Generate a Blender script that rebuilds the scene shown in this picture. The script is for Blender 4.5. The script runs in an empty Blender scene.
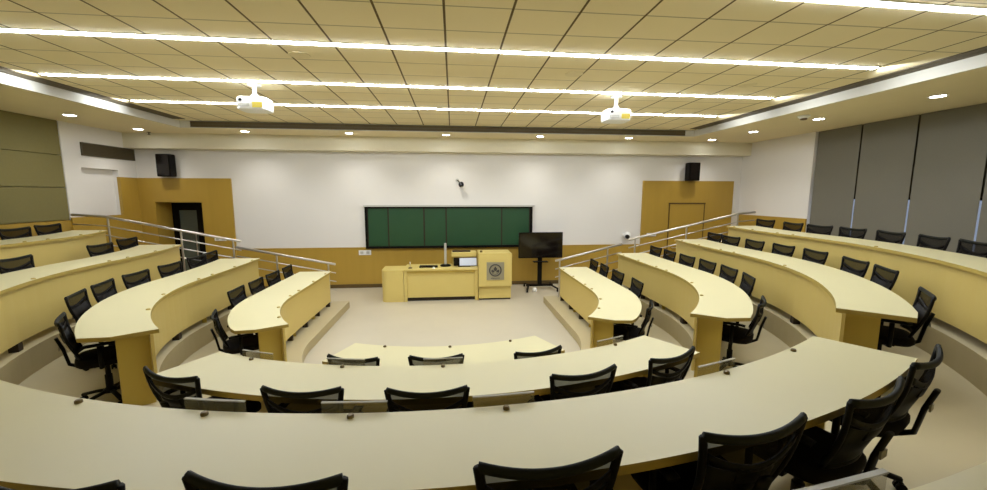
import bpy, bmesh, math, random
from mathutils import Vector, Matrix
random.seed(7)
C = bpy.context.scene.collection
PI = math.pi

# ------------------------------------------------------------------ camera
F_PX, YAW, PITCH, ROLL, CAM_H = 394.0, math.radians(5.84), math.radians(7.26), math.radians(-0.1), 2.5
def cam_axes():
    cy, sy, cp, sp = math.cos(YAW), math.sin(YAW), math.cos(PITCH), math.sin(PITCH)
    fw = Vector((sy*cp, cy*cp, -sp)); r = Vector((cy, -sy, 0)); d = fw.cross(r)
    cr, sr = math.cos(ROLL), math.sin(ROLL)
    return cr*r + sr*d, -sr*r + cr*d, fw
AX_R, AX_D, AX_F = cam_axes()
cam_data = bpy.data.cameras.new('camera'); cam = bpy.data.objects.new('camera', cam_data); C.objects.link(cam)
cam_data.sensor_width = 36.0; cam_data.lens = 36.0*F_PX/987.0; cam_data.clip_start = 0.05
m = Matrix((AX_R, -AX_D, -AX_F)).transposed().to_4x4(); m.translation = Vector((0, 0, CAM_H))
cam.matrix_world = m
bpy.context.scene.camera = cam
def proj(p):                                   # photo column/row of a world point, used only to read measured positions
    q = Vector(p) - Vector((0, 0, CAM_H)); z = q.dot(AX_F)
    return 493.5 + F_PX*q.dot(AX_R)/z, 245 + F_PX*q.dot(AX_D)/z

# ------------------------------------------------------------------ materials
def mat(name, col, rough=0.5, metal=0.0, emit=None, estr=0.0, spec=0.5, noise=0.0, nscale=6.0, alpha=None, coat=0.0):
    M = bpy.data.materials.new(name); M.use_nodes = True
    nt = M.node_tree; b = nt.nodes['Principled BSDF']
    b.inputs['Base Color'].default_value = (*col, 1); b.inputs['Roughness'].default_value = rough
    b.inputs['Metallic'].default_value = metal; b.inputs['Specular IOR Level'].default_value = spec
    b.inputs['Coat Weight'].default_value = coat
    if emit: b.inputs['Emission Color'].default_value = (*emit, 1); b.inputs['Emission Strength'].default_value = estr
    if alpha is not None: b.inputs['Alpha'].default_value = alpha
    if noise > 0:
        tc = nt.nodes.new('ShaderNodeTexCoord'); nz = nt.nodes.new('ShaderNodeTexNoise'); nz.inputs['Scale'].default_value = nscale
        nz.inputs['Detail'].default_value = 4
        mx = nt.nodes.new('ShaderNodeMix'); mx.data_type = 'RGBA'
        mx.inputs[6].default_value = (*[max(0, c*(1-noise)) for c in col], 1); mx.inputs[7].default_value = (*[min(1, c*(1+noise)) for c in col], 1)
        nt.links.new(tc.outputs['Object'], nz.inputs['Vector']); nt.links.new(nz.outputs['Fac'], mx.inputs[0]); nt.links.new(mx.outputs[2], b.inputs['Base Color'])
    return M
def wood_mat(name, c1, c2, rough, sc):
    M = bpy.data.materials.new(name); M.use_nodes = True; nt = M.node_tree; b = nt.nodes['Principled BSDF']
    tc = nt.nodes.new('ShaderNodeTexCoord'); mp = nt.nodes.new('ShaderNodeMapping'); mp.inputs['Scale'].default_value = sc
    nz = nt.nodes.new('ShaderNodeTexNoise'); nz.inputs['Scale'].default_value = 1.0; nz.inputs['Detail'].default_value = 6; nz.inputs['Distortion'].default_value = 0.6
    mx = nt.nodes.new('ShaderNodeMix'); mx.data_type = 'RGBA'; mx.inputs[6].default_value = (*c1, 1); mx.inputs[7].default_value = (*c2, 1)
    nt.links.new(tc.outputs['Object'], mp.inputs[0]); nt.links.new(mp.outputs[0], nz.inputs['Vector']); nt.links.new(nz.outputs['Fac'], mx.inputs[0])
    nt.links.new(mx.outputs[2], b.inputs['Base Color']); b.inputs['Roughness'].default_value = rough
    return M
def ceiling_mat():
    M = bpy.data.materials.new('ceiling_tiles'); M.use_nodes = True; nt = M.node_tree; b = nt.nodes['Principled BSDF']
    N, L = nt.nodes, nt.links
    tc = N.new('ShaderNodeTexCoord'); sx = N.new('ShaderNodeSeparateXYZ'); L.new(tc.outputs['Object'], sx.inputs[0])
    def mth(op, a, v):
        n = N.new('ShaderNodeMath'); n.operation = op
        if isinstance(a, (int, float)): n.inputs[0].default_value = a
        else: L.new(a, n.inputs[0])
        if v is not None:
            if isinstance(v, (int, float)): n.inputs[1].default_value = v
            else: L.new(v, n.inputs[1])
        return n.outputs[0]
    def lines(axis, off, step, w):
        f = mth('FRACT', mth('DIVIDE', mth('ADD', axis, 100*step - off), step), None)
        d = mth('ABSOLUTE', mth('SUBTRACT', f, 0.5), None)
        return mth('GREATER_THAN', d, 0.5 - 0.5*w/step)
    lx = lines(sx.outputs['X'], -0.06, 0.6, 0.022); ly = mth('MULTIPLY', lines(sx.outputs['Y'], 4.64, 0.512, 0.018), 0.55)
    g = mth('MAXIMUM', lx, ly)
    nz = N.new('ShaderNodeTexNoise'); nz.inputs['Scale'].default_value = 1.3
    L.new(tc.outputs['Object'], nz.inputs['Vector'])
    base = N.new('ShaderNodeMix'); base.data_type = 'RGBA'; base.inputs[6].default_value = (*TILE1, 1); base.inputs[7].default_value = (*TILE2, 1); L.new(nz.outputs['Fac'], base.inputs[0])
    mx = N.new('ShaderNodeMix'); mx.data_type = 'RGBA'; L.new(g, mx.inputs[0]); L.new(base.outputs[2], mx.inputs[6]); mx.inputs[7].default_value = (0.13, 0.085, 0.025, 1)
    L.new(mx.outputs[2], b.inputs['Base Color']); b.inputs['Roughness'].default_value = 0.85
    return M
TILE1, TILE2 = (0.84, 0.735, 0.47), (0.89, 0.78, 0.505)
M = {}
M['tiles'] = ceiling_mat()
M['soffit'] = mat('soffit_paint', (0.80, 0.70, 0.45), 0.8, noise=0.04, nscale=1.5)
M['white_wall'] = mat('white_wall_paint', (0.79, 0.765, 0.73), 0.75, noise=0.02, nscale=1.2)
M['cream_wall'] = mat('cream_wall_paint', (0.80, 0.75, 0.58), 0.75, noise=0.03, nscale=1.2)
M['fascia_white'] = mat('cove_white', (0.62, 0.60, 0.53), 0.7)
M['wood'] = wood_mat('honey_wood_panel', (0.40, 0.252, 0.036), (0.46, 0.292, 0.045), 0.45, (9, 9, 0.7))
M['wood_edge'] = mat('panel_groove', (0.10, 0.055, 0.01), 0.7)
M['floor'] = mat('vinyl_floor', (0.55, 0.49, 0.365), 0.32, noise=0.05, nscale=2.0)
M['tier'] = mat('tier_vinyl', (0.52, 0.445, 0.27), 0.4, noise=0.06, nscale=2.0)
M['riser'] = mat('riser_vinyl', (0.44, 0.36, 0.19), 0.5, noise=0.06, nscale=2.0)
M['base'] = mat('dark_skirting', (0.10, 0.06, 0.015), 0.5)
M['desk_top'] = mat('cream_laminate', (0.70, 0.64, 0.375), 0.36, noise=0.03, nscale=1.5)
M['desk_edge'] = mat('desk_edge_band', (0.44, 0.32, 0.07), 0.45)
M['laminate'] = wood_mat('yellow_laminate', (0.62, 0.47, 0.145), (0.66, 0.51, 0.165), 0.42, (1.2, 1.2, 3))
M['end_lam'] = wood_mat('gold_laminate', (0.50, 0.36, 0.06), (0.56, 0.41, 0.08), 0.42, (6, 6, 1))
M['podium'] = mat('podium_laminate', (0.66, 0.52, 0.165), 0.42, noise=0.03, nscale=3)
M['dark'] = mat('dark_gap', (0.025, 0.014, 0.005), 0.7)
M['black'] = mat('black_plastic', (0.004, 0.003, 0.002), 0.5, spec=0.14)
M['cushion'] = mat('black_fabric', (0.006, 0.004, 0.003), 0.8, noise=0.2, nscale=60, spec=0.15)
M['topbar'] = mat('back_top_trim', (0.008, 0.009, 0.006), 0.55, spec=0.22)
M['grey_tag'] = mat('grey_tag', (0.28, 0.26, 0.2), 0.5)
M['steel'] = mat('brushed_steel', (0.60, 0.57, 0.53), 0.28, metal=0.85)
M['silver'] = mat('silver_plastic', (0.55, 0.54, 0.5), 0.35, metal=0.3)
M['white_plastic'] = mat('white_plastic', (0.82, 0.82, 0.80), 0.4)
M['green'] = mat('green_board', (0.010, 0.062, 0.019), 0.5, noise=0.10, nscale=2.0)
M['blind'] = mat('grey_blind_fabric', (0.170, 0.160, 0.125), 0.85, noise=0.05, nscale=40)
M['acoustic'] = mat('olive_fabric_panel', (0.20, 0.172, 0.062), 0.9, noise=0.06, nscale=30)
M['grille'] = mat('dark_grille', (0.10, 0.08, 0.045), 0.6)
M['slot'] = mat('slot_dark', (0.085, 0.06, 0.02), 0.6)
M['glow'] = mat('led_diffuser', (1, 1, 1), 0.5, emit=(0.86, 0.92, 1.0), estr=26.0)
M['spot'] = mat('downlight_diffuser', (1, 1, 1), 0.5, emit=(0.92, 0.95, 1.0), estr=14.0)
M['screen_lit'] = mat('lit_screen', (0.40, 0.44, 0.52), 0.3, emit=(0.80, 0.86, 1.0), estr=0.16)
M['tv'] = mat('black_glass', (0.006, 0.004, 0.003), 0.12)
M['acrylic'] = mat('clear_acrylic', (0.40, 0.39, 0.33), 0.15, alpha=0.22, spec=0.2)
M['acrylic_edge'] = mat('acrylic_edge', (0.55, 0.52, 0.42), 0.3, alpha=0.6)
M['meshback'] = mat('chair_mesh', (0.010, 0.008, 0.006), 0.9, alpha=0.85, spec=0.05)
M['knob'] = mat('brown_knob', (0.16, 0.11, 0.035), 0.35, metal=0.3)
M['plaque'] = mat('grey_plaque', (0.33, 0.30, 0.20), 0.35, metal=0.2)
M['emblem'] = mat('emblem_ink', (0.05, 0.045, 0.04), 0.5)
M['yellow'] = mat('yellow_sticker', (0.75, 0.60, 0.08), 0.5)
M['glass'] = mat('dark_door_glass', (0.10, 0.12, 0.10), 0.08)
M['window_glass'] = mat('window_glass', (0.8, 0.85, 0.9), 0.05, alpha=0.12)
M['blind_gap_shade'] = mat('gap_shade_dark', (0.05, 0.04, 0.015), 0.6)  # dark brown stands in for the shade behind the blinds
M['camlens'] = mat('camera_lens', (0.01, 0.01, 0.015), 0.1)

# ------------------------------------------------------------------ mesh builder
class MB:
    def __init__(s): s.v, s.f, s.mi = [], [], []
    def add(s, vs, fs, mi=0):
        o = len(s.v); s.v += [tuple(v) for v in vs]; s.f += [tuple(i+o for i in f) for f in fs]; s.mi += [mi]*len(fs) if isinstance(mi, int) else list(mi)
        return s
    def box(s, x0, x1, y0, y1, z0, z1, mi=0):
        return s.add([(x0,y0,z0),(x1,y0,z0),(x1,y1,z0),(x0,y1,z0),(x0,y0,z1),(x1,y0,z1),(x1,y1,z1),(x0,y1,z1)],
                     [(3,2,1,0),(4,5,6,7),(0,1,5,4),(1,2,6,5),(2,3,7,6),(3,0,4,7)], mi)
    def rings(s, R, closed=True, cap=True, mi=0, loop=False):
        n = len(R[0]); vs = [p for r in R for p in r]; fs = []
        for i in range(len(R) if loop else len(R)-1):
            a, b = i*n, ((i+1) % len(R))*n
            for j in range(n if closed else n-1):
                k = (j+1) % n; fs.append((a+j, a+k, b+k, b+j))
        if cap and not loop: fs.append(tuple(range(n))[::-1]); fs.append(tuple((len(R)-1)*n+j for j in range(n)))
        return s.add(vs, fs, mi)
    def cyl(s, p0, p1, r0, r1=None, n=12, mi=0):
        r1 = r0 if r1 is None else r1; p0, p1 = Vector(p0), Vector(p1); d = (p1-p0).normalized()
        a = d.orthogonal().normalized(); b = d.cross(a)
        R = [[p + r*(a*math.cos(t)+b*math.sin(t)) for t in [2*PI*i/n for i in range(n)]] for p, r in ((p0, r0), (p1, r1))]
        return s.rings(R, mi=mi)
    def tube(s, path, r, n=8, loop=False, mi=0, flat=None):
        P = [Vector(p) for p in path]; R = []; m = len(P); up = None
        for i, p in enumerate(P):
            d = (P[(i+1) % m]-P[i-1]) if loop else (P[min(i+1, m-1)]-P[max(i-1, 0)]); d.normalize()
            a = Vector((0, 0, 1)) if abs(d.z) < 0.9 else Vector((0, 1, 0))
            if flat: a = Vector(flat)
            b = d.cross(a).normalized(); a = b.cross(d).normalized()
            ra, rb = (r if isinstance(r, tuple) else (r, r))
            R.append([p + ra*a*math.cos(t)+rb*b*math.sin(t) for t in [2*PI*j/n for j in range(n)]])
        return s.rings(R, loop=loop, mi=mi)
    def lathe(s, prof, n=24, at=(0,0,0), mi=0):
        R = [[(at[0]+r*math.cos(2*PI*j/n), at[1]+r*math.sin(2*PI*j/n), at[2]+z) for j in range(n)] for r, z in prof]
        return s.rings(R, mi=mi)
    def build(s, name, mats, parent=None, bevel=0.0, smooth=False, seg=2):
        me = bpy.data.meshes.new(name); bm = bmesh.new()
        vs = [bm.verts.new(v) for v in s.v]
        for f, mi in zip(s.f, s.mi):
            try: fc = bm.faces.new([vs[i] for i in f]); fc.material_index = mi; fc.smooth = smooth
            except ValueError: pass
        bmesh.ops.recalc_face_normals(bm, faces=bm.faces)
        if bevel > 0:
            bmesh.ops.bevel(bm, geom=[e for e in bm.edges if e.is_manifold and e.calc_face_angle(0) > 0.6], offset=bevel, segments=seg, affect='EDGES', clamp_overlap=True)
        bm.to_mesh(me); bm.free()
        for k in (mats if isinstance(mats, (list, tuple)) else [mats]): me.materials.append(M[k])
        o = bpy.data.objects.new(name, me); C.objects.link(o)
        if parent: o.parent = parent
        return o
def box(x0, x1, y0, y1, z0, z1): return MB().box(x0, x1, y0, y1, z0, z1)
def tag(o, label, cat, group=None):
    o['label'] = label; o['category'] = cat
    if group: o['group'] = group
    return o
def thing(name, label, cat, loc=(0,0,0), rz=0, group=None):
    o = bpy.data.objects.new(name, None); C.objects.link(o); o.location = loc; o.rotation_euler = (0, 0, rz); o.empty_display_size = 0.1
    return tag(o, label, cat, group)
def struct(name, mb, mats, parent=None, **k):
    o = mb.build(name, mats, parent, **k)
    if parent is None: o['kind'] = 'structure'
    return o
def dup(root, loc, rz, label, group=None):
    r = root.copy(); C.objects.link(r); r.location = loc; r.rotation_euler = (0, 0, rz); r['label'] = label
    if group: r['group'] = group
    for ch in root.children:
        c = ch.copy(); C.objects.link(c); c.parent = r
        for g in ch.children: d = g.copy(); C.objects.link(d); d.parent = c
    return r

# ------------------------------------------------------------------ room shell
XL, XR, YF, YB = -7.8, 8.3, 10.77, -2.6
ZC, ZS = 4.10, 3.95
struct('floor', box(XL-0.3, XR+0.4, YB, YF+0.8, -0.1, 0), 'floor')
# ---- front wall: white wall with an opening for the alcove door
AL0, AL1, ALZ = -7.42, -6.33, 2.30
w = MB(); T = 0.2
w.box(XL-0.3, AL0-0.1, YF, YF+T, 0, 4.3); w.box(AL1+0.1, XR+0.4, YF, YF+T, 0, 4.3); w.box(AL0-0.1, AL1+0.1, YF, YF+T, ALZ+0.1, 4.3)
wall_front = struct('wall_front', w, 'white_wall')
p = MB(); p.box(-5.60, 5.33, YF-0.03, YF, 0.1, 1.08)
p.build('wood_dado', ['wood'], wall_front)
p = MB(); p.box(-5.605, 5.335, YF-0.04, YF, 1.08, 1.10); p.build('dado_cap', 'wood', wall_front)
p = MB(); p.box(XL, AL0, YF-0.045, YF, 0, 2.9); p.box(AL1, -5.60, YF-0.045, YF, 0, 2.9); p.box(AL0, AL1, YF-0.045, YF, ALZ, 2.9)
p.build('wood_panel', 'wood', wall_front)
p = MB(); p.box(5.33, 8.06, YF-0.045, YF, 0, 2.9)
p.build('wood_panel', 'wood', wall_front)
# alcove behind the opening
a = MB(); a.box(AL0-0.1, AL0, YF, YF+0.75, 0, ALZ+0.1); a.box(AL1, AL1+0.1, YF, YF+0.75, 0, ALZ+0.1); a.box(AL0, AL1, YF, YF+0.75, ALZ, ALZ+0.1)
a.box(AL0-0.1, AL1+0.1, YF+0.62, YF+0.75, 0, ALZ)
struct('wall_alcove', a, 'wood')
d1 = MB(); X0, X1, y0, y1 = AL0+0.02, AL1-0.02, YF+0.50, YF+0.56
d1.box(X0, X0+0.16, y0, y1, 0.01, ALZ-0.02); d1.box(X1-0.12, X1, y0, y1, 0.01, ALZ-0.02); d1.box(X0+0.16, X1-0.12, y0, y1, 2.08, ALZ-0.02); d1.box(X0+0.16, X1-0.12, y0, y1, 0.01, 0.2); d1.box(-6.80, -6.66, y0, y1, 0.2, 2.08)
door1 = struct('door_1', d1, 'black')
g = MB(); g.box(X0+0.16, -6.80, y0+0.02, y1-0.02, 0.2, 2.08); g.build('glass_pane', 'glass', door1)
g = MB(); g.box(-6.66, X1-0.12, y0+0.02, y1-0.02, 0.2, 2.08); g.build('glass_pane', 'glass', door1)
h = MB().cyl((-6.83, y0-0.05, 0.8), (-6.83, y0-0.05, 1.5), 0.015); h.cyl((-6.83, y0-0.05, 0.85), (-6.83, y0, 0.85), 0.01).cyl((-6.83, y0-0.05, 1.45), (-6.83, y0, 1.45), 0.01); h.build('door_handle', 'steel', door1)
# wood door flush in the window-side panel
d2 = box(6.16, 7.18, YF-0.062, YF-0.046, 0.01, 2.24)
door2 = struct('door_2', d2, 'wood')
MB().box(6.12, 7.22, YF-0.07, YF-0.046, 2.245, 2.285).build('door_head', 'wood_edge', door2)
MB().box(6.125, 6.15, YF-0.056, YF-0.046, 0.01, 2.245).box(7.19, 7.215, YF-0.056, YF-0.046, 0.01, 2.245).build('door_frame', 'wood_edge', door2)
MB().cyl((6.28, YF-0.11, 1.0), (6.40, YF-0.11, 1.0), 0.012).cyl((6.28, YF-0.11, 1.0), (6.28, YF-0.06, 1.0), 0.014).build('door_handle', 'steel', door2)
struct('baseboard_front', box(-5.6, 5.33, YF-0.045, YF-0.005, 0, 0.1), 'base')
# ---- left wall
w = MB(); w.box(XL-0.3, XL-0.14, YB, 9.2, 0, 4.3); w.box(XL-0.3, XL, 9.2, 9.30, 0, 4.3); w.box(XL-0.3, XL-0.12, 9.30, 10.22, 0, 3.06); w.box(XL-0.3, XL, 9.30, 10.22, 3.06, 4.3); w.box(XL-0.3, XL, 10.22, YF, 2.9, 4.3); w.box(XL-0.3, XL, 8.92, 9.2, 0, 4.3); w.box(XL-0.3, XL-0.05, 10.22, YF, 0, 2.9)
wall_left = struct('wall_left', w, 'white_wall')
for i, (z0, z1) in enumerate(((1.98, 2.626), (2.634, 3.271), (3.279, ZS))):
    for y0, y1 in ((8.92-2.4, 8.915), (8.92-4.8, 8.92-2.405), (-0.5, 8.92-4.805)):
        box(XL-0.14, XL-0.01, y0, y1, z0, z1).build('acoustic_panel', 'acoustic', wall_left, bevel=0.006)
box(XL-0.14, XL+0.0, YB, 8.915, 0.1, 1.97).build('wood_dado', 'wood', wall_left)
box(XL-0.0, XL+0.03, 8.915, 10.22, 0, 2.02).build('wood_dado', 'wood', wall_left)
box(XL-0.05, XL+0.02, 10.225, YF-0.046, 0, 2.9).build('wood_panel', 'wood', wall_left)
# ---- right wall: white stub + window wall
w = MB(); w.box(XR, XR+0.4, 8.5, YF, 0, 4.3); w.box(XR+0.14, XR+0.4, YB, 8.5, 0, 1.3); w.box(XR+0.14, XR+0.4, YB, 1.5, 1.3, 2.46); w.box(XR+0.14, XR+0.4, YB, 8.5, 2.46, 4.3)
wall_right = struct('wall_right', w, 'white_wall')
box(XR-0.03, XR, 8.5, YF-0.046, 0.1, 1.95).build('wood_dado', 'wood', wall_right)
box(XR+0.11, XR+0.14, YB, 8.5, 0.1, 1.3).build('wood_dado', 'wood', wall_right)
box(XR+0.11, XR+0.14, 1.5, 8.5, 2.46, ZS).build('blind_gap_shade', 'blind_gap_shade', wall_right)  # added dark sheet: shade between blinds and wall put into its colour
wf = MB()
for y in [1.5+i*1.0 for i in range(8)]: wf.box(XR+0.2, XR+0.28, y-0.02 if y > 1.5 else y, y+0.02 if y < 8.5 else y, 1.3, 2.46)
wf.box(XR+0.2, XR+0.28, 1.5, 8.5, 1.3, 1.34); wf.box(XR+0.2, XR+0.28, 1.5, 8.5, 2.42, 2.46)
win = struct('window_1', wf, 'black')
for i in range(7): box(XR+0.235, XR+0.245, 1.52+i, 2.48+i, 1.34, 2.42).build('pane', 'window_glass', win)
struct('wall_back', box(XL-0.3, XR+0.4, YB-0.2, YB, 0, 4.3), 'cream_wall')
# ---- ceiling
CX0, CX1, CY1 = -5.95, 6.02, 9.55
struct('ceiling', box(CX0, CX1, YB, CY1, ZC, ZC+0.2), 'tiles')
s = MB(); s.box(XL-0.3, CX0, YB, YF, ZS, ZC+0.2); s.box(CX1, XR+0.4, YB, YF, ZS, ZC+0.2); s.box(CX0, CX1, CY1, YF, ZS, ZC+0.2)
struct('ceiling_soffit', s, 'soffit')
s = MB(); s.box(CX0, CX0+0.03, YB, CY1, ZS, ZC); s.box(CX1-0.03, CX1, YB, CY1, ZS, ZC); s.box(CX0+0.03, CX1-0.03, CY1-0.03, CY1, ZS, ZC)
struct('trim_1', s, 'fascia_white')
struct('beam_front', box(XL, XR, 10.45, YF, 3.60, ZS), 'cream_wall')

# ------------------------------------------------------------------ seating rings
CX, CYC, YEND = -0.12, 6.4, 8.45
A = [2.44, 3.77, 5.00, 6.10]; B = [2.34, 3.48, 4.65, 5.755]
LEV = [0.15, 0.45, 0.75, 1.05]; TOP = [z+0.75 for z in LEV]
def curve(a, b, s):
    # the straight ends of the outer wings spread slightly outwards
    if s < 0: return Vector((CX+a+max(0, a-4.0)*0.13*(s/2.05)**2, CYC-s)), Vector((1, 0))
    if s > PI: return Vector((CX-a-max(0, min(a, 6.1)-3.4)*0.20*((s-PI)/2.05)**2, CYC+(s-PI))), Vector((-1, 0))
    n = Vector((math.cos(s)/a, -math.sin(s)/b)).normalized()
    return Vector((CX+a*math.cos(s), CYC-b*math.sin(s))), n
def ring(k, d, e, s):                          # d: 0 front edge .. 1 chair edge of the desk, e: metres further out
    p, n = curve(A[k]+(0.50+0.14*(math.cos(s)**2 if 0 <= s <= PI else 1))*d, B[k]+0.50*d, s)
    return p + n*e, n
def span(s0, s1, n): return [s0+(s1-s0)*i/n for i in range(n+1)]

# ---- tiers
def rect_hit(s):
    if s < 0: return Vector((XR+0.13, CYC-s))
    if s > PI: return Vector((XL-0.13, CYC+(s-PI)))
    d = Vector((math.cos(s), -math.sin(s))); t = 1e9
    if d.x > 1e-6: t = min(t, (XR+0.13-CX)/d.x)
    if d.x < -1e-6: t = min(t, (XL-0.13-CX)/d.x)
    if d.y < -1e-6: t = min(t, (YB-CYC)/d.y)
    return Vector((CX, CYC)) + d*t
YT = 8.82
c1, c2 = math.atan2(CYC-YB, XR+0.13-CX), math.atan2(CYC-YB, XL-0.13-CX)
for k in range(4):
    ss = sorted([-(YT-CYC)*j/8 for j in range(1, 9)] + [PI+(YT-CYC)*j/8 for j in range(1, 8)] + span(0, PI, 72) + [c1, c2, PI+(YT-CYC)])
    z1, z0 = LEV[k], (LEV[k-1] if k else 0.0)
    ra, rb = (2.20, 2.12) if k == 0 else (A[k]+0.0, B[k]+0.0)
    R = []
    for s_ in ss:
        i, _ = curve(ra, rb, s_); o = rect_hit(s_)
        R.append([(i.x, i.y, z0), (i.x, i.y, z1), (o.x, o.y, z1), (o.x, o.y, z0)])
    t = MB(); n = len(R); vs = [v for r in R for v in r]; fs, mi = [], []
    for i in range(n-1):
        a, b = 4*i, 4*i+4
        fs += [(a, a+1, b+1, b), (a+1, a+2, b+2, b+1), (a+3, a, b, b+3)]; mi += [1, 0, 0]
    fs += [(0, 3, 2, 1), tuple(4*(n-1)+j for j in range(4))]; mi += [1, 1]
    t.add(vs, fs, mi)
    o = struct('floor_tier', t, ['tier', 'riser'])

# ---- desks
def strip(mb, pts_a, pts_b, z0, z1, mi_top=0, mi_side=0):
    n = len(pts_a)
    vs = [(p.x, p.y, z1) for p in pts_a] + [(p.x, p.y, z1) for p in pts_b] + [(p.x, p.y, z0) for p in pts_a] + [(p.x, p.y, z0) for p in pts_b]
    fs, mi = [], []
    for i in range(n-1):
        fs += [(i, i+1, n+i+1, n+i), (2*n+i, 3*n+i, 3*n+i+1, 2*n+i+1), (i, 2*n+i, 2*n+i+1, i+1), (n+i, n+i+1, 3*n+i+1, 3*n+i)]; mi += [mi_top, mi_side, mi_side, mi_side]
    fs += [(0, n, 3*n, 2*n), (n-1, 3*n-1, 4*n-1, 2*n-1)]; mi += [mi_side, mi_side]
    mb.add(vs, fs, mi); return mb
def find_s(k, d, e, z, u, s0, s1, n=4000):
    best = None
    for i in range(n+1):
        s_ = s0+(s1-s0)*i/n; p, _ = ring(k, d, e, s_)
        if (p.y*AX_F.y + p.x*AX_F.x) < 0.2: continue
        err = abs(proj((p.x, p.y, z))[0]-u)
        if best is None or err < best[0]: best = (err, s_)
    return best[1]
def make_desk(k, s0, s1, label, group, round_end=None, panels=('a', 'b'), knobs=(), clips=()):
    zt, zf = TOP[k], LEV[k]
    ss = span(s0, s1, 64)
    mid, _ = ring(k, 0.5, 0, (s0+s1)/2)
    root = thing('curved_desk', label, 'desk', (mid.x, mid.y, zf), 0, group)
    inv = Vector((mid.x, mid.y))
    def L(p): return p-inv
    fin = [L(ring(k, 0, 0, s_)[0]) for s_ in ss]; fout = []
    for s_ in ss:
        e = 0.0
        if round_end:
            r = round_end[1]; s_end = s1 if round_end[0] == 'b' else s0
            dist = abs(s_-s_end)*(A[k]+B[k]+1.1)/2
            if dist < r: e = -r*(1-math.sqrt(max(0, 1-(1-dist/r)**2)))*0.9
        fout.append(L(ring(k, 1, e, s_)[0]))
    top = strip(MB(), fin, fout, 0.75-0.04, 0.75, 0, 1); top.build('desktop', ['desk_top', 'desk_edge'], root)
    fa = [L(ring(k, 0, 0.045, s_)[0]) for s_ in ss]; fb = [L(ring(k, 0, 0.07, s_)[0]) for s_ in ss]
    strip(MB(), fa, fb, 0.10, 0.709).build('front_panel', 'laminate', root)
    # plinth feet below the front panel
    ln = sum((fa[i+1]-fa[i]).length for i in range(len(fa)-1)); nf = max(3, int(ln/0.8))
    for i in (range(nf+1) if len(panels) == 1 else (0, nf)):
        s_ = s0+(s1-s0)*(0.02+0.96*i/nf); da = 0.05/(A[k]+0.3)
        pa = [L(ring(k, 0, 0.048, x)[0]) for x in (s_-da, s_+da)]; pb = [L(ring(k, 0, 0.13, x)[0]) for x in (s_-da, s_+da)]
        strip(MB(), pa, pb, 0.0, 0.099).build('foot', 'dark', root)
    for which in panels:
        se, dr = (s0, 1) if which == 'a' else (s1, -1)
        se = se + dr*0.06/(A[k]); q = se + dr*0.028/(A[k])
        w0, w1 = (0.12, 0.56) if len(panels) == 1 else (0.12, 0.26)
        pa = [L(ring(k, d_, 0, se)[0]) for d_ in (w0, w1)]; pb = [L(ring(k, d_, 0, q)[0]) for d_ in (w0, w1)]
        strip(MB(), pa, pb, 0.0, 0.709).build('end_panel', 'end_lam', root)
    # intermediate knee supports
    for f_ in ((0.33, 0.67) if len(panels) == 1 else ()):
        se = s0+(s1-s0)*f_; q = se+0.028/A[k]
        pa = [L(ring(k, d_, 0, se)[0]) for d_ in (0.12, 0.22)]; pb = [L(ring(k, d_, 0, q)[0]) for d_ in (0.12, 0.22)]
        strip(MB(), pa, pb, 0.0, 0.709).build('knee_panel', 'end_lam', root)
    for s_, screen in knobs:
        da = 0.145/(B[k]+0.1)
        c, n = ring(k, 0, 0.035, s_); c = L(c); t = Vector((-n.y, n.x))
        if screen:
            xs = span(s_-da, s_+da, 5)
            pa = [L(ring(k, 0, -0.030, x)[0]) for x in xs]; pb = [L(ring(k, 0, -0.022, x)[0]) for x in xs]
            sc = strip(MB(), pa, pb, 0.60, 0.787).build('clear_screen', 'acrylic', root)
            pa2 = [L(ring(k, 0, -0.033, x)[0]) for x in xs]; pb2 = [L(ring(k, 0, -0.019, x)[0]) for x in xs]
            strip(MB(), pa2, pb2, 0.787, 0.792).build('screen_rim', 'acrylic_edge', sc)
        kb = MB(); kb.lathe([(0.016, 0.75), (0.016, 0.760), (0.012, 0.766), (0.004, 0.767)], 12, (c.x, c.y, 0))
        kb.build('clamp_knob', 'knob', root, smooth=False)
    for s_ in clips:
        c, n = ring(k, 0, 0.03, s_); c = L(c)
        MB().lathe([(0.022, 0.75), (0.022, 0.758), (0.016, 0.764), (0.004, 0.766)], 12, (c.x, c.y, 0)).build('cable_grommet', 'desk_edge', root)
    return root
D = math.radians
armR = [39.6, 43.7, 45.2, 45.9]; armL = [37.6, 43.3, 46.0, 46.5]
cenR = [64.9, 60.0, 57.6, 55.6]; cenL = [67.0, 61.0, 57.6, 55.6]
ord4 = ['innermost and lowest', 'second from the pit', 'third from the pit', 'outermost and highest']
S_FAR = -(YEND-CYC)
for k in range(4):
    e = ('b', 0.22) if k < 2 else ('b', 0.03)
    ln = [S_FAR+0.3, S_FAR+1.0, S_FAR+1.7, 0.0, 0.28, 0.5][: 6 if k < 2 else 5]
    make_desk(k, S_FAR, D(armR[k]), 'cream topped curved desk wing on window blind side, %s' % ord4[k], 'curved desk wings', e, ('b',), clips=ln)
    e = ('a', 0.22) if k < 2 else ('a', 0.03)
    make_desk(k, PI-D(armL[k]), PI-S_FAR, 'cream topped curved desk wing on glass door side, %s' % ord4[k], 'curved desk wings', e, ('a',), clips=[PI-x for x in ln])
cdef = {0: [(384, 0), (450, 0), (511, 0)], 1: [(249, 1), (341, 1), (443, 1), (617, 1)], 2: [(73.5, 0), (201, 1), (349, 1), (507, 1), (730, 1), (797, 0)], 3: []}
cname = ['smallest central curved desk, closest to the teaching desk', 'middle central curved desk between two other curved desks', 'large central curved desk nearest the camera with chairs in front', 'curved desk right below the camera, only its corner showing beside nearest chairs']
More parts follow.
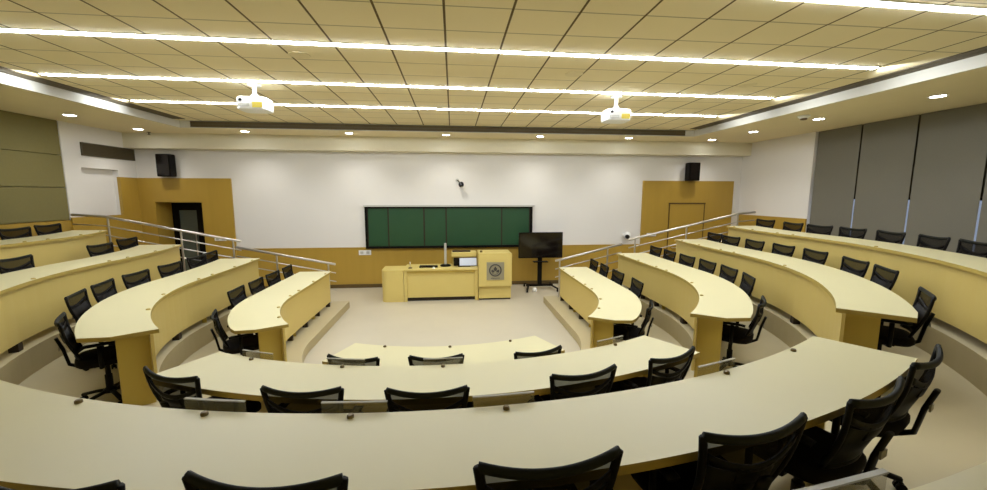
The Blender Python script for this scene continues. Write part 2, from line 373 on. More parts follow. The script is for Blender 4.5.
for k in range(4):
    s0, s1 = D(cenR[k]), PI-D(cenL[k])
    kn = [(find_s(k, 0, 0.055, TOP[k], u, s0, s1), sc) for u, sc in cdef[k]]
    if k == 3: kn = [(find_s(3, 0, 0.055, TOP[3], 880, s0, s1), 1), (D(64), 1)]
    make_desk(k, s0, s1, cname[k], 'central curved desks', None, ('a', 'b'), knobs=kn)

# ------------------------------------------------------------------ chairs
def make_chair():
    t = thing('swivel_chair', 'x', 'chair')
    # seat cushion (front is +y)
    R = []
    for z, sc in ((0.425, 0.80), (0.432, 0.93), (0.450, 1.0), (0.475, 1.0), (0.492, 0.95), (0.498, 0.78)):
        R.append([(0.245*sc*math.copysign(abs(math.cos(a))**0.55, math.cos(a)), 0.02+0.235*sc*math.copysign(abs(math.sin(a))**0.55, math.sin(a)), z + (0.0 if math.sin(a) < 0.6 else -0.012)) for a in [2*PI*i/28 for i in range(28)]])
    MB().rings(R).build('seat', 'cushion', t, smooth=True)
    # backrest: hoop frame, curved slats
    def bp(u, v):                              # u -1..1 across, v 0 bottom .. 1 top
        hw = 0.185+0.055*v
        x = hw*u
        y = -0.200-0.095*v + 0.040*u*u - 0.02*math.sin(PI*v)
        z = 0.530+0.355*v + (0.022*u*u-0.014)*v
        return Vector((x, y, z))
    fr = MB()
    fr.tube([bp(u, 1.0) for u in span(-1, 1, 14)], (0.020, 0.013), 8)
    fr.build('top_bar', 'topbar', t, smooth=True)
    fr = MB()
    for sg in (-1, 1): fr.tube([bp(sg, v) for v in span(0, 1, 8)], (0.017, 0.013), 8, flat=(1, 0, 0))
    fr.tube([bp(u, 0.0) for u in span(-1, 1, 10)], (0.016, 0.012), 8)
    def band(v0, v1, dip0, dip1, w0=-0.97, w1=0.97):
        n_ = 12
        fr.rings([[bp(u, v0-dip0*(1-u*u))+Vector((0, -0.005, 0)), bp(u, v1-dip1*(1-u*u))+Vector((0, -0.005, 0)), bp(u, v1-dip1*(1-u*u))+Vector((0, 0.005, 0)), bp(u, v0-dip0*(1-u*u))+Vector((0, 0.005, 0))] for u in span(w0, w1, n_)])
    band(0.74, 0.84, 0.17, 0.17); band(0.02, 0.68, 0.0, 0.10); band(0.56, 0.77, 0.15, 0.15, -0.42, 0.42)
    bf = fr.build('back_frame', 'black', t, smooth=True)
    ms = MB(); us, vs_ = span(-0.97, 0.97, 12), span(0.60, 0.97, 6)
    G = [[bp(u, v)+Vector((0, 0.002, 0)) for v in vs_] for u in us]
    ms.rings(G, closed=False, cap=False)
    ms.build('back_mesh', 'meshback', bf, smooth=True)
    # rear spine with grey tag
    sp = MB().tube([(0, -0.02, 0.405), (0, -0.18, 0.405), (0, -0.250, 0.45), (0, -0.276, 0.60), (0, -0.312, 0.72)], (0.013, 0.038), 10)
    spn = sp.build('back_support', 'black', t, smooth=True)
    box(-0.030, 0.030, -0.304, -0.296, 0.60, 0.635).build('tag', 'grey_tag', spn)
    for sg in (-1, 1):
        ar = MB().tube([(sg*0.16, -0.02, 0.415), (sg*0.25, -0.03, 0.425), (sg*0.258, -0.03, 0.52), (sg*0.256, -0.03, 0.64)], (0.018, 0.012), 8, flat=(0, 1, 0))
        arm = ar.build('armrest', 'black', t, smooth=True)
        pad = MB().tube([(sg*0.256, -0.15, 0.650), (sg*0.256, -0.12, 0.656), (sg*0.254, 0.06, 0.656), (sg*0.250, 0.10, 0.648)], (0.013, 0.030), 10)
        pad.build('arm_pad', 'black', arm, smooth=True)
    MB().box(-0.09, 0.09, -0.10, 0.10, 0.385, 0.427).build('seat_plate', 'black', t, bevel=0.01)
    gl = MB().lathe([(0.030, 0.13), (0.030, 0.27), (0.022, 0.275), (0.020, 0.39)], 14); gl.build('gas_lift', 'black', t, smooth=False)
    sb = MB().lathe([(0.02, 0.085), (0.05, 0.09), (0.055, 0.12), (0.03, 0.14)], 14)
    ends = []
    for i in range(5):
        a = 2*PI*i/5+0.3; e = Vector((0.248*math.cos(a), 0.248*math.sin(a), 0)); ends.append((e, a))
        sb.tube([(e.x*0.12, e.y*0.12, 0.11), (e.x*0.5, e.y*0.5, 0.098), (e.x, e.y, 0.072)], (0.016, 0.022), 8)
    sb.build('star_base', 'black', t, smooth=True)
    for e, a in ends:
        c = MB(); ax = Vector((-math.sin(a), math.cos(a), 0)); p_ = Vector((e.x*1.0, e.y*1.0, 0.027))
        for sg in (-1, 1): c.cyl(p_+ax*sg*0.008, p_+ax*sg*0.024, 0.027, n=14)
        c.cyl(p_-ax*0.01, p_+ax*0.01, 0.010, n=8).cyl(p_+Vector((0, 0, 0.01)), p_+Vector((0, 0, 0.052)), 0.009, n=8)
        c.build('caster', 'black', t)
    return t
proto = make_chair(); first = [True]
OFF = -0.09
ORD = ['first', 'second', 'third', 'fourth', 'fifth', 'sixth', 'seventh', 'eighth', 'ninth']
def put_chair(k, s_, label, group, jitter=0.0, e=0.0):
    p, n = ring(k, 1, OFF+e, s_); rz = math.atan2(n.x, -n.y) + jitter  # local +y points to the desk front (-n)
    loc = (p.x, p.y, LEV[k])
    if first[0]:
        first[0] = False; proto.location = loc; proto.rotation_euler = (0, 0, rz); proto['label'] = label; proto['group'] = group; return proto
    return dup(proto, loc, rz, label, group)
BACKE = 0.20
def spaced(k, lst, gap=0.60):
    # keep neighbouring chairs from touching: list runs from the railing to the aisle, the aisle end stays put
    out = [lst[-1]]
    for s_ in lst[-2::-1]:
        sg = 1 if s_ < out[-1] or abs(s_-out[-1]) < 1e-9 and lst[0] < lst[-1] else -1
        sg = 1 if lst[0] < lst[-1] else -1
        q = s_
        while (ring(k, 1, OFF+0.1, q)[0]-ring(k, 1, OFF+0.1, out[-1])[0]).length < gap or (out[-1]-q)*sg < 0: q -= sg*0.004
        out.append(q)
    return out[::-1]
wing_chairs = {
 ('w', 0): [596.5, 606, 620, 639, 650], ('w', 1): [653, 671, 689, 711, 734, 751, 759], ('w', 2): [711, 733, 756, 785, 818, 859, 889.5, 918], ('w', 3): [766, 794, 822, 854, 892, 941, 979],
 ('d', 0): [285.5, 270.5, 254, 234, 219], ('d', 1): [215, 194, 167, 133, 100, 72, 52], ('d', 2): [127, 98, 11], ('d', 3): [46.5, 13]}
dname = {'w': 'window blind side', 'd': 'glass door side'}
rowname = ['innermost', 'second', 'third', 'outermost']
for (sd, k), us in wing_chairs.items():
    SL = []
    for i, u in enumerate(us):
        if sd == 'w': s_ = find_s(k, 1, BACKE, LEV[k]+0.86, u, S_FAR+0.16, D(armR[k])+0.06)
        else: s_ = find_s(k, 1, BACKE, LEV[k]+0.86, u, PI-D(armL[k])-0.06, PI-S_FAR-0.16)
        SL.append(s_)
    tuck = [0.0]*len(SL)
    if k < (3 if sd == 'w' else 2):
        SL[-1] = (D(armR[k])-0.42/(A[k]+0.3)) if sd == 'w' else PI-(D(armL[k])-0.42/(A[k]+0.3)); tuck[-1] = -0.05 if k == 0 else -0.10
    for i, s_ in enumerate(spaced(k, SL)):
        print('CHAIR', sd, k, i, round(SL[i], 2), round(s_, 2))
        put_chair(k, s_, 'black swivel chair %s from the railing, behind %s desk wing on %s' % (ORD[i], rowname[k], dname[sd]), 'chairs behind %s desk wing on %s' % (rowname[k], dname[sd]), random.uniform(-0.07, 0.07), tuck[i])
cen_chairs = {0: [(0.80, 3.50), (-0.17, 3.45), (-0.92, 3.50)], 1: [(1.59, 2.60), (0.85, 2.39), (-0.16, 2.25), (-0.93, 2.33), (-1.84, 2.62)], 2: [(2.54, 1.77), (1.86, 1.45), (1.13, 1.255), (0.31, 1.15), (-0.57, 1.15), (-1.24, 1.20)]}
cdn = ['smallest central desk', 'middle central desk', 'nearest central desk']
for k, us in cen_chairs.items():
    for i, q in enumerate(us):
        q = Vector(q); s_ = min((D(40)+D(100)*j/3000 for j in range(3001)), key=lambda x: (ring(k, 1, 0.15, x)[0]-q).length)
        pr, n = ring(k, 1, 0.15, s_); ex = (q-pr).dot(n)+0.15-0.272-OFF
        put_chair(k, s_, 'black mesh back swivel chair at %s, %s from its window blind end' % (cdn[k], ORD[i]), 'chairs at %s' % cdn[k], random.uniform(-0.05, 0.05), ex)

# ------------------------------------------------------------------ chalkboard
bx0, bx1, bz0, bz1, by = -2.32, 2.17, 1.07, 2.18, YF
cb = thing('chalkboard', 'long dark green sliding chalkboard in five panels on front wall', 'chalkboard', (0, by, bz0))
fr = MB(); z0, z1 = 0, bz1-bz0
fr.box(bx0, bx0+0.06, -0.09, -0.001, 0, z1); fr.box(bx1-0.07, bx1, -0.09, -0.001, 0, z1); fr.box(bx0+0.06, bx1-0.07, -0.09, -0.001, z1-0.04, z1); fr.box(bx0+0.06, bx1-0.07, -0.11, -0.001, 0.0, 0.06)
fr.build('frame', 'black', cb)
xs = [bx0+0.06, -1.72, -0.78, -0.19, 1.32, bx1-0.07]
for i in range(5):
    yy = -0.055 if i in (1, 3) else -0.035
    pn = box(xs[i]+0.018, xs[i+1]-0.018, yy-0.012, yy+0.012, 0.06, z1-0.04).build('board_panel', 'green', cb)
    box(xs[i], xs[i]+0.018, yy-0.018, yy+0.014, 0.06, z1-0.04).build('panel_stile', 'dark', pn); box(xs[i+1]-0.018, xs[i+1], yy-0.018, yy+0.014, 0.06, z1-0.04).build('panel_stile', 'dark', pn)
box(bx0-0.03, bx1+0.05, -0.10, -0.001, z1, z1+0.045).build('top_rail', 'silver', cb)

# ------------------------------------------------------------------ teaching desk + lectern
td = thing('teaching_desk', 'yellow laminate teaching desk below the chalkboard', 'desk', (0, 9.15, 0))
t = MB().box(-1.165, 0.57, 0.0, 0.72, 0.735, 0.775); t.build('desktop', 'podium', td, bevel=0.006)
box(-1.16, -1.09, 0.02, 0.70, 0.0, 0.735).build('side_panel', 'podium', td)
box(0.50, 0.57, 0.02, 0.70, 0.0, 0.735).build('side_panel', 'podium', td)
box(-1.09, 0.50, 0.06, 0.09, 0.09, 0.735).build('front_panel', 'podium', td)
box(-1.09, 0.50, 0.03, 0.058, 0.685, 0.735).build('top_rail', 'end_lam', td)
box(-1.09, 0.50, 0.10, 0.14, 0.0, 0.09).build('plinth', 'dark', td)
sc = MB(); R = []
for z in (0.0, 0.75):
    r = [( -1.17, 0.03, z), (-1.17, 0.66, z), (-1.68, 0.66, z)] + [(-1.68+0.14*(1-math.cos(a)), 0.03+0.14*(1-math.sin(a)), z) for a in span(0, PI/2, 8)]
    R.append(r)
sc.rings(R); sc.build('side_cabinet', 'podium', td)
le = thing('lectern', 'tall yellow lectern with grey crest plaque beside the teaching desk', 'lectern', (0.975, 9.15, 0))
b = MB(); b.box(-0.395, 0.395, -0.04, 0.62, 0.335, 1.13); b.build('cabinet', 'podium', le, bevel=0.008)
box(-0.385, 0.385, 0.03, 0.60, 0.04, 0.335).build('lower_cabinet', 'podium', le)
box(-0.375, 0.375, 0.05, 0.60, 0.0, 0.04).build('plinth', 'dark', le)
box(-0.403, -0.398, -0.03, 0.60, 0.0, 1.12).build('edge_strip', 'end_lam', le)
pl = box(-0.205, 0.21, -0.056, -0.041, 0.50, 0.925).build('plaque', 'plaque', le)
em = MB(); cz = 0.735
em.tube([(0.135*math.cos(a), -0.0575, cz+0.135*math.sin(a)) for a in [2*PI*i/36 for i in range(36)]], (0.016, 0.016), 6, loop=True, flat=(0, 1, 0))
em.tube([(0.088*math.cos(a), -0.0575, cz-0.01+0.088*math.sin(a)) for a in span(PI*0.95, PI*2.05, 18)], (0.007, 0.007), 6, flat=(0, 1, 0))
em.add([(-0.045, -0.062, cz+0.03), (0, -0.062, cz+0.092), (0.045, -0.062, cz+0.03), (0.018, -0.062, cz-0.02), (-0.018, -0.062, cz-0.02)], [(0, 1, 2, 3, 4)])
for sg in (-1, 1): em.add([(sg*0.02, -0.062, cz-0.02), (sg*0.075, -0.062, cz+0.02), (sg*0.085, -0.062, cz-0.035), (sg*0.03, -0.062, cz-0.06)], [(0, 1, 2, 3)])
for i in range(9): em.box(-0.105+i*0.024, -0.09+i*0.024, -0.0600, -0.0561, 0.535, 0.553)
em.build('crest', 'emblem', pl)
sh = thing('raised_shelf', 'small raised yellow shelf over the monitor beside lectern', 'shelf', (0.27, 9.45, 0.775))
box(-0.32, 0.28, 0.0, 0.40, 0.245, 0.335).build('shelf_board', 'podium', sh)
box(-0.32, 0.28, 0.02, 0.38, 0.225, 0.245).build('shelf_underside', 'end_lam', sh)
box(-0.30, -0.26, 0.30, 0.38, 0.0, 0.225).build('shelf_leg', 'podium', sh); box(0.24, 0.28, 0.30, 0.38, 0.0, 0.225).build('shelf_leg', 'podium', sh)
pen = box(-0.16, 0.28, 0.12, 0.22, 0, 0.03).build('pen_tray', 'dark', None); pen.location = (0.13, 9.46, 1.11); tag(pen, 'flat dark tray lying on the raised shelf', 'tray')
mo = thing('monitor', 'pale lit monitor in black case under the raised shelf', 'monitor', (0.24, 9.32, 0.776))
box(-0.24, 0.31, 0.10, 0.14, 0.02, 0.215).build('case', 'black', mo); box(-0.10, 0.31, 0.09, 0.099, 0.025, 0.21).build('screen', 'screen_lit', mo)
box(-0.14, 0.16, 0.06, 0.20, 0.0, 0.02).build('foot', 'black', mo)
st = thing('document_stand', 'tall slim silver post on black base standing on teaching desk', 'stand', (-0.20, 9.55, 0.775))
MB().lathe([(0.13, 0.0), (0.13, 0.02), (0.10, 0.04), (0.03, 0.045)], 24).build('base', 'black', st)
box(-0.028, 0.028, -0.03, 0.03, 0.04, 0.56).build('post', 'silver', st, bevel=0.008)
kb = thing('keyboard', 'black keyboard lying on the teaching desk', 'keyboard', (-0.60, 9.42, 0.775))
box(-0.22, 0.22, -0.08, 0.08, 0, 0.035).build('body', 'black', kb, bevel=0.008)
ks = MB()
for i in range(12):
    for j in range(4): ks.box(-0.20+i*0.034, -0.173+i*0.034, -0.065+j*0.034, -0.038+j*0.034, 0.035, 0.042)
ks.build('keys', 'dark', kb)
mu = thing('computer_mouse', 'small white computer mouse in front of black keyboard', 'mouse', (-0.47, 9.24, 0.775))
MB().rings([[(0.033*sc*math.cos(a), 0.055*sc*math.sin(a), z) for a in [2*PI*i/16 for i in range(16)]] for z, sc in ((0, 1), (0.015, 1), (0.03, 0.75), (0.036, 0.3))]).build('body', 'white_plastic', mu, smooth=True)
MB().cyl((0, 0.018, 0.033), (0, 0.03, 0.034), 0.006, n=8).build('wheel', 'black', mu)
mi_ = thing('desk_microphone', 'small microphone with round base at desk corner', 'microphone', (-1.02, 9.30, 0.775))
MB().lathe([(0.05, 0), (0.05, 0.015), (0.03, 0.03), (0.008, 0.035)], 16).build('base', 'knob', mi_)
MB().cyl((0, 0, 0.03), (0.0, -0.02, 0.12), 0.008, n=8).build('stem', 'silver', mi_); MB().lathe([(0.004, 0.11), (0.014, 0.12), (0.014, 0.15), (0.004, 0.16)], 12, (0, -0.02, 0)).build('head', 'white_plastic', mi_)
for i, (x, y) in enumerate([(0.66, 9.35)]):
    o = MB().lathe([(0.03, 0), (0.03, 0.03), (0.02, 0.045), (0.004, 0.05)], 14).build('desk_bell', 'knob'); o.location = (x, y, 1.13); tag(o, 'small brown knob standing on top of the lectern', 'knob')

# ------------------------------------------------------------------ TV on wheeled stand
tv = thing('television', 'black flat screen television on wheeled floor stand beside chalkboard', 'television', (2.28, 10.1, 0))
box(-0.59, 0.585, -0.03, 0.02, 0.85, 1.53).build('housing', 'black', tv, bevel=0.008)
box(-0.572, 0.567, -0.034, -0.031, 0.87, 1.512).build('screen', 'tv', tv)
MB().box(-0.055, 0.055, 0.04, 0.10, 0.10, 1.35).box(-0.2, 0.2, 0.021, 0.04, 1.0, 1.35).build('pole', 'black', tv)
box(-0.19, 0.19, -0.10, 0.09, 0.74, 0.76).build('shelf', 'black', tv)
bs = MB().box(-0.36, 0.36, 0.03, 0.11, 0.08, 0.13)
for sg in (-1, 1): bs.tube([(sg*0.30, 0.07, 0.105), (sg*0.34, -0.1, 0.10), (sg*0.40, -0.30, 0.085)], (0.02, 0.03), 8); bs.tube([(sg*0.30, 0.07, 0.105), (sg*0.33, 0.25, 0.10), (sg*0.36, 0.36, 0.085)], (0.02, 0.03), 8)
bs.build('base', 'black', tv)
for x, y in ((-0.40, -0.30), (0.40, -0.30), (-0.36, 0.36), (0.36, 0.36)):
    MB().cyl((x-0.018, y, 0.035), (x+0.018, y, 0.035), 0.035, n=14).cyl((x, y, 0.04), (x, y, 0.085), 0.012, n=8).build('caster', 'black', tv)
o = MB().lathe([(0.03, 0), (0.055, 0.02), (0.06, 0.05), (0.05, 0.09), (0.02, 0.11)], 16).build('paper_ball', 'white_plastic', smooth=True); o.location = (2.09, 9.86, 0); tag(o, 'crumpled white lump on floor under the television stand', 'litter')

# ------------------------------------------------------------------ wall fittings
def speaker(x, z0, z1, label):
    t = thing('wall_speaker', label, 'speaker', (x, YF, z0), 0, 'wall speakers'); h = z1-z0
    box(-0.16, 0.16, -0.27, -0.05, 0, h).build('cabinet', 'black', t, bevel=0.012)
    box(-0.14, 0.14, -0.282, -0.271, 0.02, h-0.02).build('grille', 'tv', t)
    MB().box(-0.04, 0.04, -0.05, -0.001, h*0.4, h*0.6).box(-0.08, 0.08, -0.02, -0.001, h*0.3, h*0.7).build('bracket', 'black', t)
speaker(-7.0, 2.93, 3.47, 'black box speaker high on wall above glass door')
speaker(6.70, 2.90, 3.40, 'black box speaker high on wall above flush wooden door')
wc = thing('security_camera', 'small black camera on arm above the chalkboard', 'camera', (0.22, YF, 2.70))
MB().lathe([(0.05, 0), (0.05, 0.02)], 14).build('mount', 'silver', wc); wc.children[0].rotation_euler = (PI/2, 0, 0); wc.children[0].location = (-0.10, -0.001, 0.18)
MB().tube([(-0.10, -0.02, 0.18), (-0.08, -0.10, 0.17), (-0.02, -0.14, 0.11)], 0.016, 8).build('arm', 'grille', wc)
MB().rings([[(r*math.cos(a), r*math.sin(a)-0.15, z+0.07) for a in [2*PI*i/16 for i in range(16)]] for r, z in ((0.02, -0.075), (0.06, -0.05), (0.075, 0.0), (0.06, 0.05), (0.02, 0.075))]).build('body', 'camlens', wc, smooth=True)
pz = thing('dome_camera', 'round white tracking camera with dark lens on front wall beside railing', 'camera', (4.87, YF, 1.37))
MB().box(-0.09, 0.09, -0.10, -0.001, -0.05, 0.05).build('mount', 'white_plastic', pz, bevel=0.02)
MB().rings([[(r*math.cos(a), -0.17+r*math.sin(a), z) for a in [2*PI*i/16 for i in range(16)]] for r, z in ((0.03, -0.10), (0.075, -0.07), (0.09, 0), (0.075, 0.07), (0.03, 0.10))]).build('body', 'white_plastic', pz, smooth=True)
MB().cyl((-0.03, -0.22, -0.02), (-0.04, -0.275, -0.03), 0.06, n=16).build('lens', 'camlens', pz)
def plate(x, z, w_, h_, label, y=YF-0.03, gang=2):
    t = thing('socket_plate', label, 'socket', (x, y, z), 0, 'wall plates')
    box(-w_/2, w_/2, -0.02, -0.0005, -h_/2, h_/2).build('plate', 'white_plastic', t, bevel=0.004)
    for i in range(gang): box(-w_/2+w_*(i+0.25)/gang, -w_/2+w_*(i+0.75)/gang, -0.024, -0.0201, -h_*0.25, h_*0.25).build('switch', 'silver', t)
plate(-2.36, 0.96, 0.32, 0.13, 'white socket plate on wood dado under chalkboard corner')
plate(5.64, 1.375, 0.28, 0.09, 'white switch plate on tall wood panel beside flush door', YF-0.045)
plate(-5.95, 1.36, 0.28, 0.09, 'white switch plate on tall wood panel beside glass door', YF-0.045)
plate(-7.9+0.0, 2.0, 0.0001, 0.0001, 'x') if False else None
# vent high on the door-side wall
av = thing('air_vent', 'dark slatted air vent high on wall over glass door corner', 'vent', (XL, 10.03, 3.45))
box(0.001, 0.012, -0.68, 0.68, -0.13, 0.13).build('backing', 'grille', av)
MB().box(0.001, 0.03, -0.70, 0.70, 0.115, 0.14).box(0.001, 0.03, -0.70, 0.70, -0.14, -0.115).box(0.001, 0.03, -0.70, -0.675, -0.115, 0.115).box(0.001, 0.03, 0.675, 0.70, -0.115, 0.115).build('frame', 'grille', av)
sl = MB()
for i in range(7): sl.box(0.013, 0.026, -0.67, 0.67, -0.10+i*0.032, -0.086+i*0.032)
sl.build('slats', 'slot', av)

# ------------------------------------------------------------------ handrails
def rail(pts, posts, label, bars=3):
    t = thing('stair_handrail', label, 'handrail', (pts[0][0], 8.72, pts[0][1]-0.9), 0, 'sloping handrails')
    o = Vector((pts[0][0], 8.72, pts[0][1]-0.9))
    P = [Vector((x, 8.72, z))-o for x, z in pts]
    MB().tube(P, 0.026, 10).build('top_rail', 'steel', t, smooth=True)
    for i in range(bars): MB().tube([p-Vector((0, 0, 0.19*(i+1))) for p in P], 0.012, 8).build('bar', 'steel', t, smooth=True)
    for x, zb in posts:
        zt = None
        for (xa, za), (xb, zb2) in zip(pts[:-1], pts[1:]):
            if min(xa, xb)-1e-6 <= x <= max(xa, xb)+1e-6: zt = za+(zb2-za)*(x-xa)/(xb-xa)
        q = MB().cyl(Vector((x, 8.72, zb))-o, Vector((x, 8.72, zt))-o, 0.018, n=10); q.cyl(Vector((x, 8.72, zb))-o, Vector((x, 8.72, zb+0.012))-o, 0.045, n=12); q.build('post', 'steel', t, smooth=False)
rail([(2.32, 1.0), (3.88, 1.37)], [(2.42, 0.15), (3.55, 0.15)], 'lower steel handrail section sloping up on window blind side')
rail([(4.05, 1.47), (6.75, 2.07), (7.15, 2.10)], [(4.20, 0.45), (5.45, 0.75), (6.72, 1.05)], 'upper steel handrail section on window blind side')
rail([(-2.55, 1.0), (-4.55, 1.40)], [(-2.70, 0.15), (-3.75, 0.15)], 'lower steel handrail section sloping up on glass door side')
rail([(-4.45, 1.52), (-7.0, 2.05), (-7.6, 2.09)], [(-4.60, 0.45), (-5.60, 0.75), (-6.95, 1.05)], 'upper steel handrail section on glass door side')

# ------------------------------------------------------------------ blinds
for i in range(6):
    y1 = 8.46-1.0*i; y0 = y1-0.968
    t = thing('roller_blind', ['grey roller blind nearest to white wall corner', 'second grey roller blind from white wall corner', 'third grey roller blind from white wall corner', 'fourth grey roller blind from the white wall corner', 'fifth grey roller blind from the white wall corner', 'sixth grey roller blind from the white wall corner'][i], 'blind', (XR+0.04, (y0+y1)/2, 1.35), 0, 'grey roller blinds')
    h = (y1-y0)/2
    box(-0.002, 0.002, -h, h, 0.02, ZS-1.35-0.005).build('fabric', 'blind', t)
    MB().cyl((0, -h, 0.012), (0, h, 0.012), 0.012, n=10).build('bottom_bar', 'grille', t)

# ------------------------------------------------------------------ ceiling fittings
def x_at(u, y, z):
    lo, hi = -9.0, 9.0
    for _ in range(50):
        md = (lo+hi)/2
        if proj((md, y, z))[0] < u: lo = md
        else: hi = md
    return lo
def strip_light(y, label, x0=-5.5, x1=5.4, turn=0.8):
    t = thing('linear_ceiling_light', label, 'ceiling light', (0, y, ZC), D(turn), 'long ceiling light lines')
    MB().box(x0-0.02, x1+0.02, -0.043, -0.034, -0.008, -0.0005).box(x0-0.02, x1+0.02, 0.034, 0.043, -0.008, -0.0005).build('housing', 'fascia_white', t)
    box(x0, x1, -0.033, 0.033, -0.014, -0.0005).build('diffuser', 'glow', t)
    for xe, sg in ((x0, -1), (x1, 1)):
        if abs(xe) < 4.5: continue
        ld = bpy.data.lights.new('fascia_fill_spot', 'SPOT'); ld.energy = 9; ld.spot_size = D(120); ld.spot_blend = 0.5; ld.shadow_soft_size = 0.03; ld.color = (0.9, 0.95, 1.0)  # added spot that brightens the white fascia, not part of the light fitting
        lo = bpy.data.objects.new('fascia_fill_spot', ld); C.objects.link(lo); lo.parent = t; lo.location = (xe+sg*0.04, 0, -0.07); lo.rotation_euler = (0, -sg*D(80), 0)
strip_light(7.70, 'glowing white light line on ceiling closest to chalkboard wall', x_at(136, 7.70, ZC), x_at(718, 7.70, ZC))
strip_light(6.19, 'glowing white light line on ceiling behind the two projectors, second from front wall', x_at(46, 6.17, ZC), x_at(776, 6.17, ZC))
strip_light(4.62, 'glowing white light line crossing ceiling, third from front wall', -5.3, x_at(880, 4.64, ZC))
strip_light(3.09, 'short visible glowing light line at top corner, furthest from chalkboard', 2.2, 5.3, 1.5)
def downlight(x, y, label, watts=22):
    t = thing('downlight', label, 'ceiling light', (x, y, ZS), 0, 'round soffit downlights')
    n = 24
    MB().rings([[(r*math.cos(2*PI*j/n), r*math.sin(2*PI*j/n), z) for j in range(n)] for r, z in ((0.085, -0.008), (0.085, -0.001), (0.11, -0.001), (0.105, -0.012))], loop=True).build('ring', 'fascia_white', t)
    MB().lathe([(0.084, -0.006), (0.084, -0.002)], n).build('lens', 'spot', t)
    ld = bpy.data.lights.new('downlight_lamp', 'SPOT'); ld.energy = watts; ld.spot_size = math.radians(125); ld.spot_blend = 0.8; ld.shadow_soft_size = 0.07; ld.color = (1.0, 0.97, 0.9)
    lo = bpy.data.objects.new('downlight_lamp', ld); C.objects.link(lo); lo.parent = t; lo.location = (0, 0, -0.03)
fx = [-4.78, -2.44, -0.15, 2.18, 4.48]
for x, l in zip(fx, ['nearest glass door corner', 'second from glass door corner', 'in middle of row above chalkboard', 'fourth from glass door corner', 'fifth from glass door corner']):
    downlight(x, 9.92, 'round downlight in front soffit, '+l)
downlight(-7.0, 9.85, 'round downlight at soffit corner above the glass door'); downlight(6.80, 10.0, 'round downlight at soffit corner above flush wooden door')
downlight(-7.03, 8.28, 'round downlight in side soffit above olive fabric wall panels', 8)
downlight(6.88, 8.65, 'round downlight in side soffit above white wall stub'); downlight(6.97, 7.1, 'round downlight in side soffit beside smoke detector'); downlight(7.1, 5.32, 'round downlight in side soffit nearest the top corner, above blinds')
def slot(p0, p1, label):
    v = Vector(p1)-Vector(p0); L_ = v.length; t = thing('slot_diffuser', label, 'air diffuser', (p0[0], p0[1], ZC), math.atan2(v.y, v.x), 'dark slot diffusers')
    box(0, L_, -0.125, 0.125, -0.008, -0.0005).build('backing', 'slot', t)
    MB().box(0, L_, -0.133, -0.125, -0.012, -0.0005).box(0, L_, 0.125, 0.133, -0.012, -0.0005).box(0, L_, -0.006, 0.006, -0.013, -0.0085).build('frame', 'grille', t)
t = thing('slot_diffuser', 'dark slot air diffuser along ceiling edge above chalkboard', 'air diffuser', (0, CY1-0.03, ZS), 0, 'dark slot diffusers')
box(-5.70, 5.75, -0.010, -0.0005, 0.012, 0.138).build('backing', 'slot', t)
MB().box(-5.70, 5.75, -0.016, -0.0105, 0.012, 0.022).box(-5.70, 5.75, -0.016, -0.0105, 0.128, 0.138).box(-5.70, 5.75, -0.016, -0.0105, 0.07, 0.08).build('frame', 'grille', t)
if False: slot((-5.55, 9.38), (5.45, 9.38), 'dark slot air diffuser along ceiling edge above chalkboard')
slot((-5.80, 2.0), (-5.80, 9.3), 'dark slot air diffuser along ceiling edge on glass door side')
slot((5.87, 1.0), (5.87, 9.3), 'dark slot air diffuser along ceiling edge on window blind side')
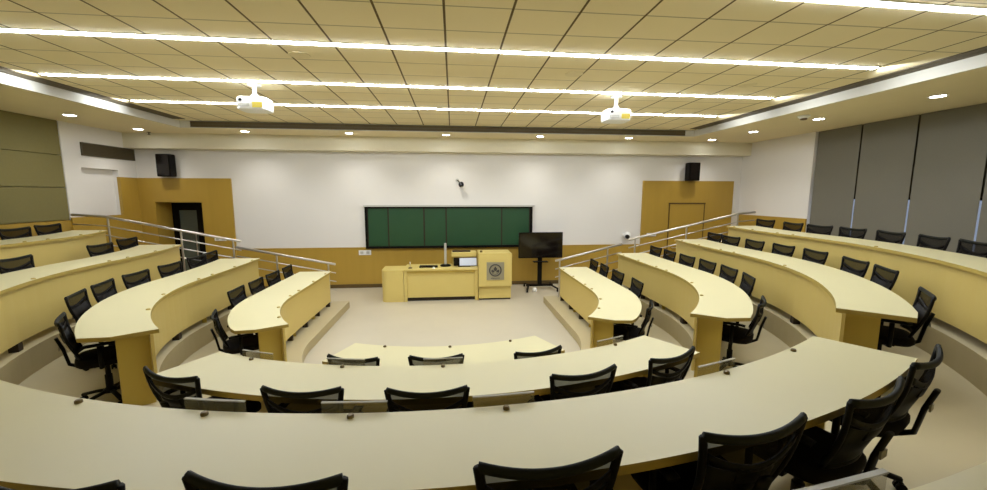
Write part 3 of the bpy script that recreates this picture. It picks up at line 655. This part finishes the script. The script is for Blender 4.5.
def projector(x, y, zc, label):
    t = thing('projector', label, 'projector', (x, y, zc), 0, 'ceiling projectors')
    R = [[(0.21*sc*math.copysign(abs(math.cos(a))**0.4, math.cos(a)), 0.17*sc*math.copysign(abs(math.sin(a))**0.4, math.sin(a)), z) for a in [2*PI*i/32 for i in range(32)]] for z, sc in ((-0.085, 0.90), (-0.075, 0.98), (-0.02, 1.0), (0.07, 1.0), (0.095, 0.94))]
    MB().rings(R).build('body', 'white_plastic', t)
    box(0.03, 0.165, -0.174, -0.168, -0.06, 0.015).build('sticker', 'yellow', t)
    box(-0.17, -0.01, -0.174, -0.168, -0.045, -0.005).build('port_panel', 'silver', t)
    MB().cyl((-0.13, -0.176, 0.045), (-0.13, -0.160, 0.045), 0.02, n=14).build('sensor', 'camlens', t)
    MB().cyl((0.10, 0.16, 0.0), (0.10, 0.21, 0.0), 0.055, n=18).build('lens', 'camlens', t)
    top = ZC-zc
    MB().cyl((0, 0, 0.11), (0, 0, top-0.02), 0.028, n=14).cyl((0, 0, top-0.025), (0, 0, top-0.001), 0.09, n=18).build('ceiling_mount', 'white_plastic', t)
    MB().box(-0.10, 0.10, -0.04, 0.04, 0.0955, 0.115).cyl((0, 0, 0.10), (0, 0, 0.15), 0.05, n=14).build('bracket', 'white_plastic', t)
projector(-2.88, 6.35, 3.80, 'white ceiling projector with yellow sticker, on glass door side')
projector(2.66, 6.42, 3.77, 'white ceiling projector with yellow sticker, on window blind side')
def ceil_speaker(x, y, label):
    t = thing('ceiling_speaker', label, 'speaker', (x, y, ZC), 0, 'flush ceiling speakers')
    MB().lathe([(0.10, -0.006), (0.10, -0.001)], 20).build('grille', 'soffit', t)
    MB().rings([[(r*math.cos(2*PI*j/20), r*math.sin(2*PI*j/20), z) for j in range(20)] for r, z in ((0.10, -0.001), (0.12, -0.001), (0.12, -0.008), (0.10, -0.008))], loop=True).build('rim', 'soffit', t)
ceil_speaker(-1.75, 5.0, 'faint round flush ceiling speaker above glass door half'); ceil_speaker(1.62, 5.35, 'faint round flush ceiling speaker near ceiling middle'); ceil_speaker(4.3, 5.6, 'faint round flush ceiling speaker near window blind side')
sd = thing('smoke_detector', 'small brown and white smoke detector on side soffit', 'detector', (6.42, 6.85, ZS))
MB().lathe([(0.10, -0.001), (0.10, -0.02), (0.06, -0.05), (0.02, -0.055)], 18).build('body', 'white_plastic', sd); MB().lathe([(0.055, -0.052), (0.05, -0.075), (0.02, -0.08)], 16).build('cap', 'wood_edge', sd)
s2 = thing('ceiling_sprinkler', 'small dark sprinkler on front beam near glass door speaker', 'sprinkler', (-7.1, 10.3, ZS))
MB().lathe([(0.04, -0.001), (0.04, -0.01), (0.012, -0.015), (0.012, -0.05), (0.03, -0.055), (0.03, -0.06)], 12).build('head', 'grille', s2)

# ------------------------------------------------------------------ world + look
W = bpy.data.worlds.new('world'); bpy.context.scene.world = W; W.use_nodes = True
bg = W.node_tree.nodes['Background']; bg.inputs['Color'].default_value = (0.62, 0.75, 1.0, 1); bg.inputs['Strength'].default_value = 0.22
vs = bpy.context.scene.view_settings
vs.view_transform = 'Standard'; vs.look = 'None'; vs.exposure = 1.1
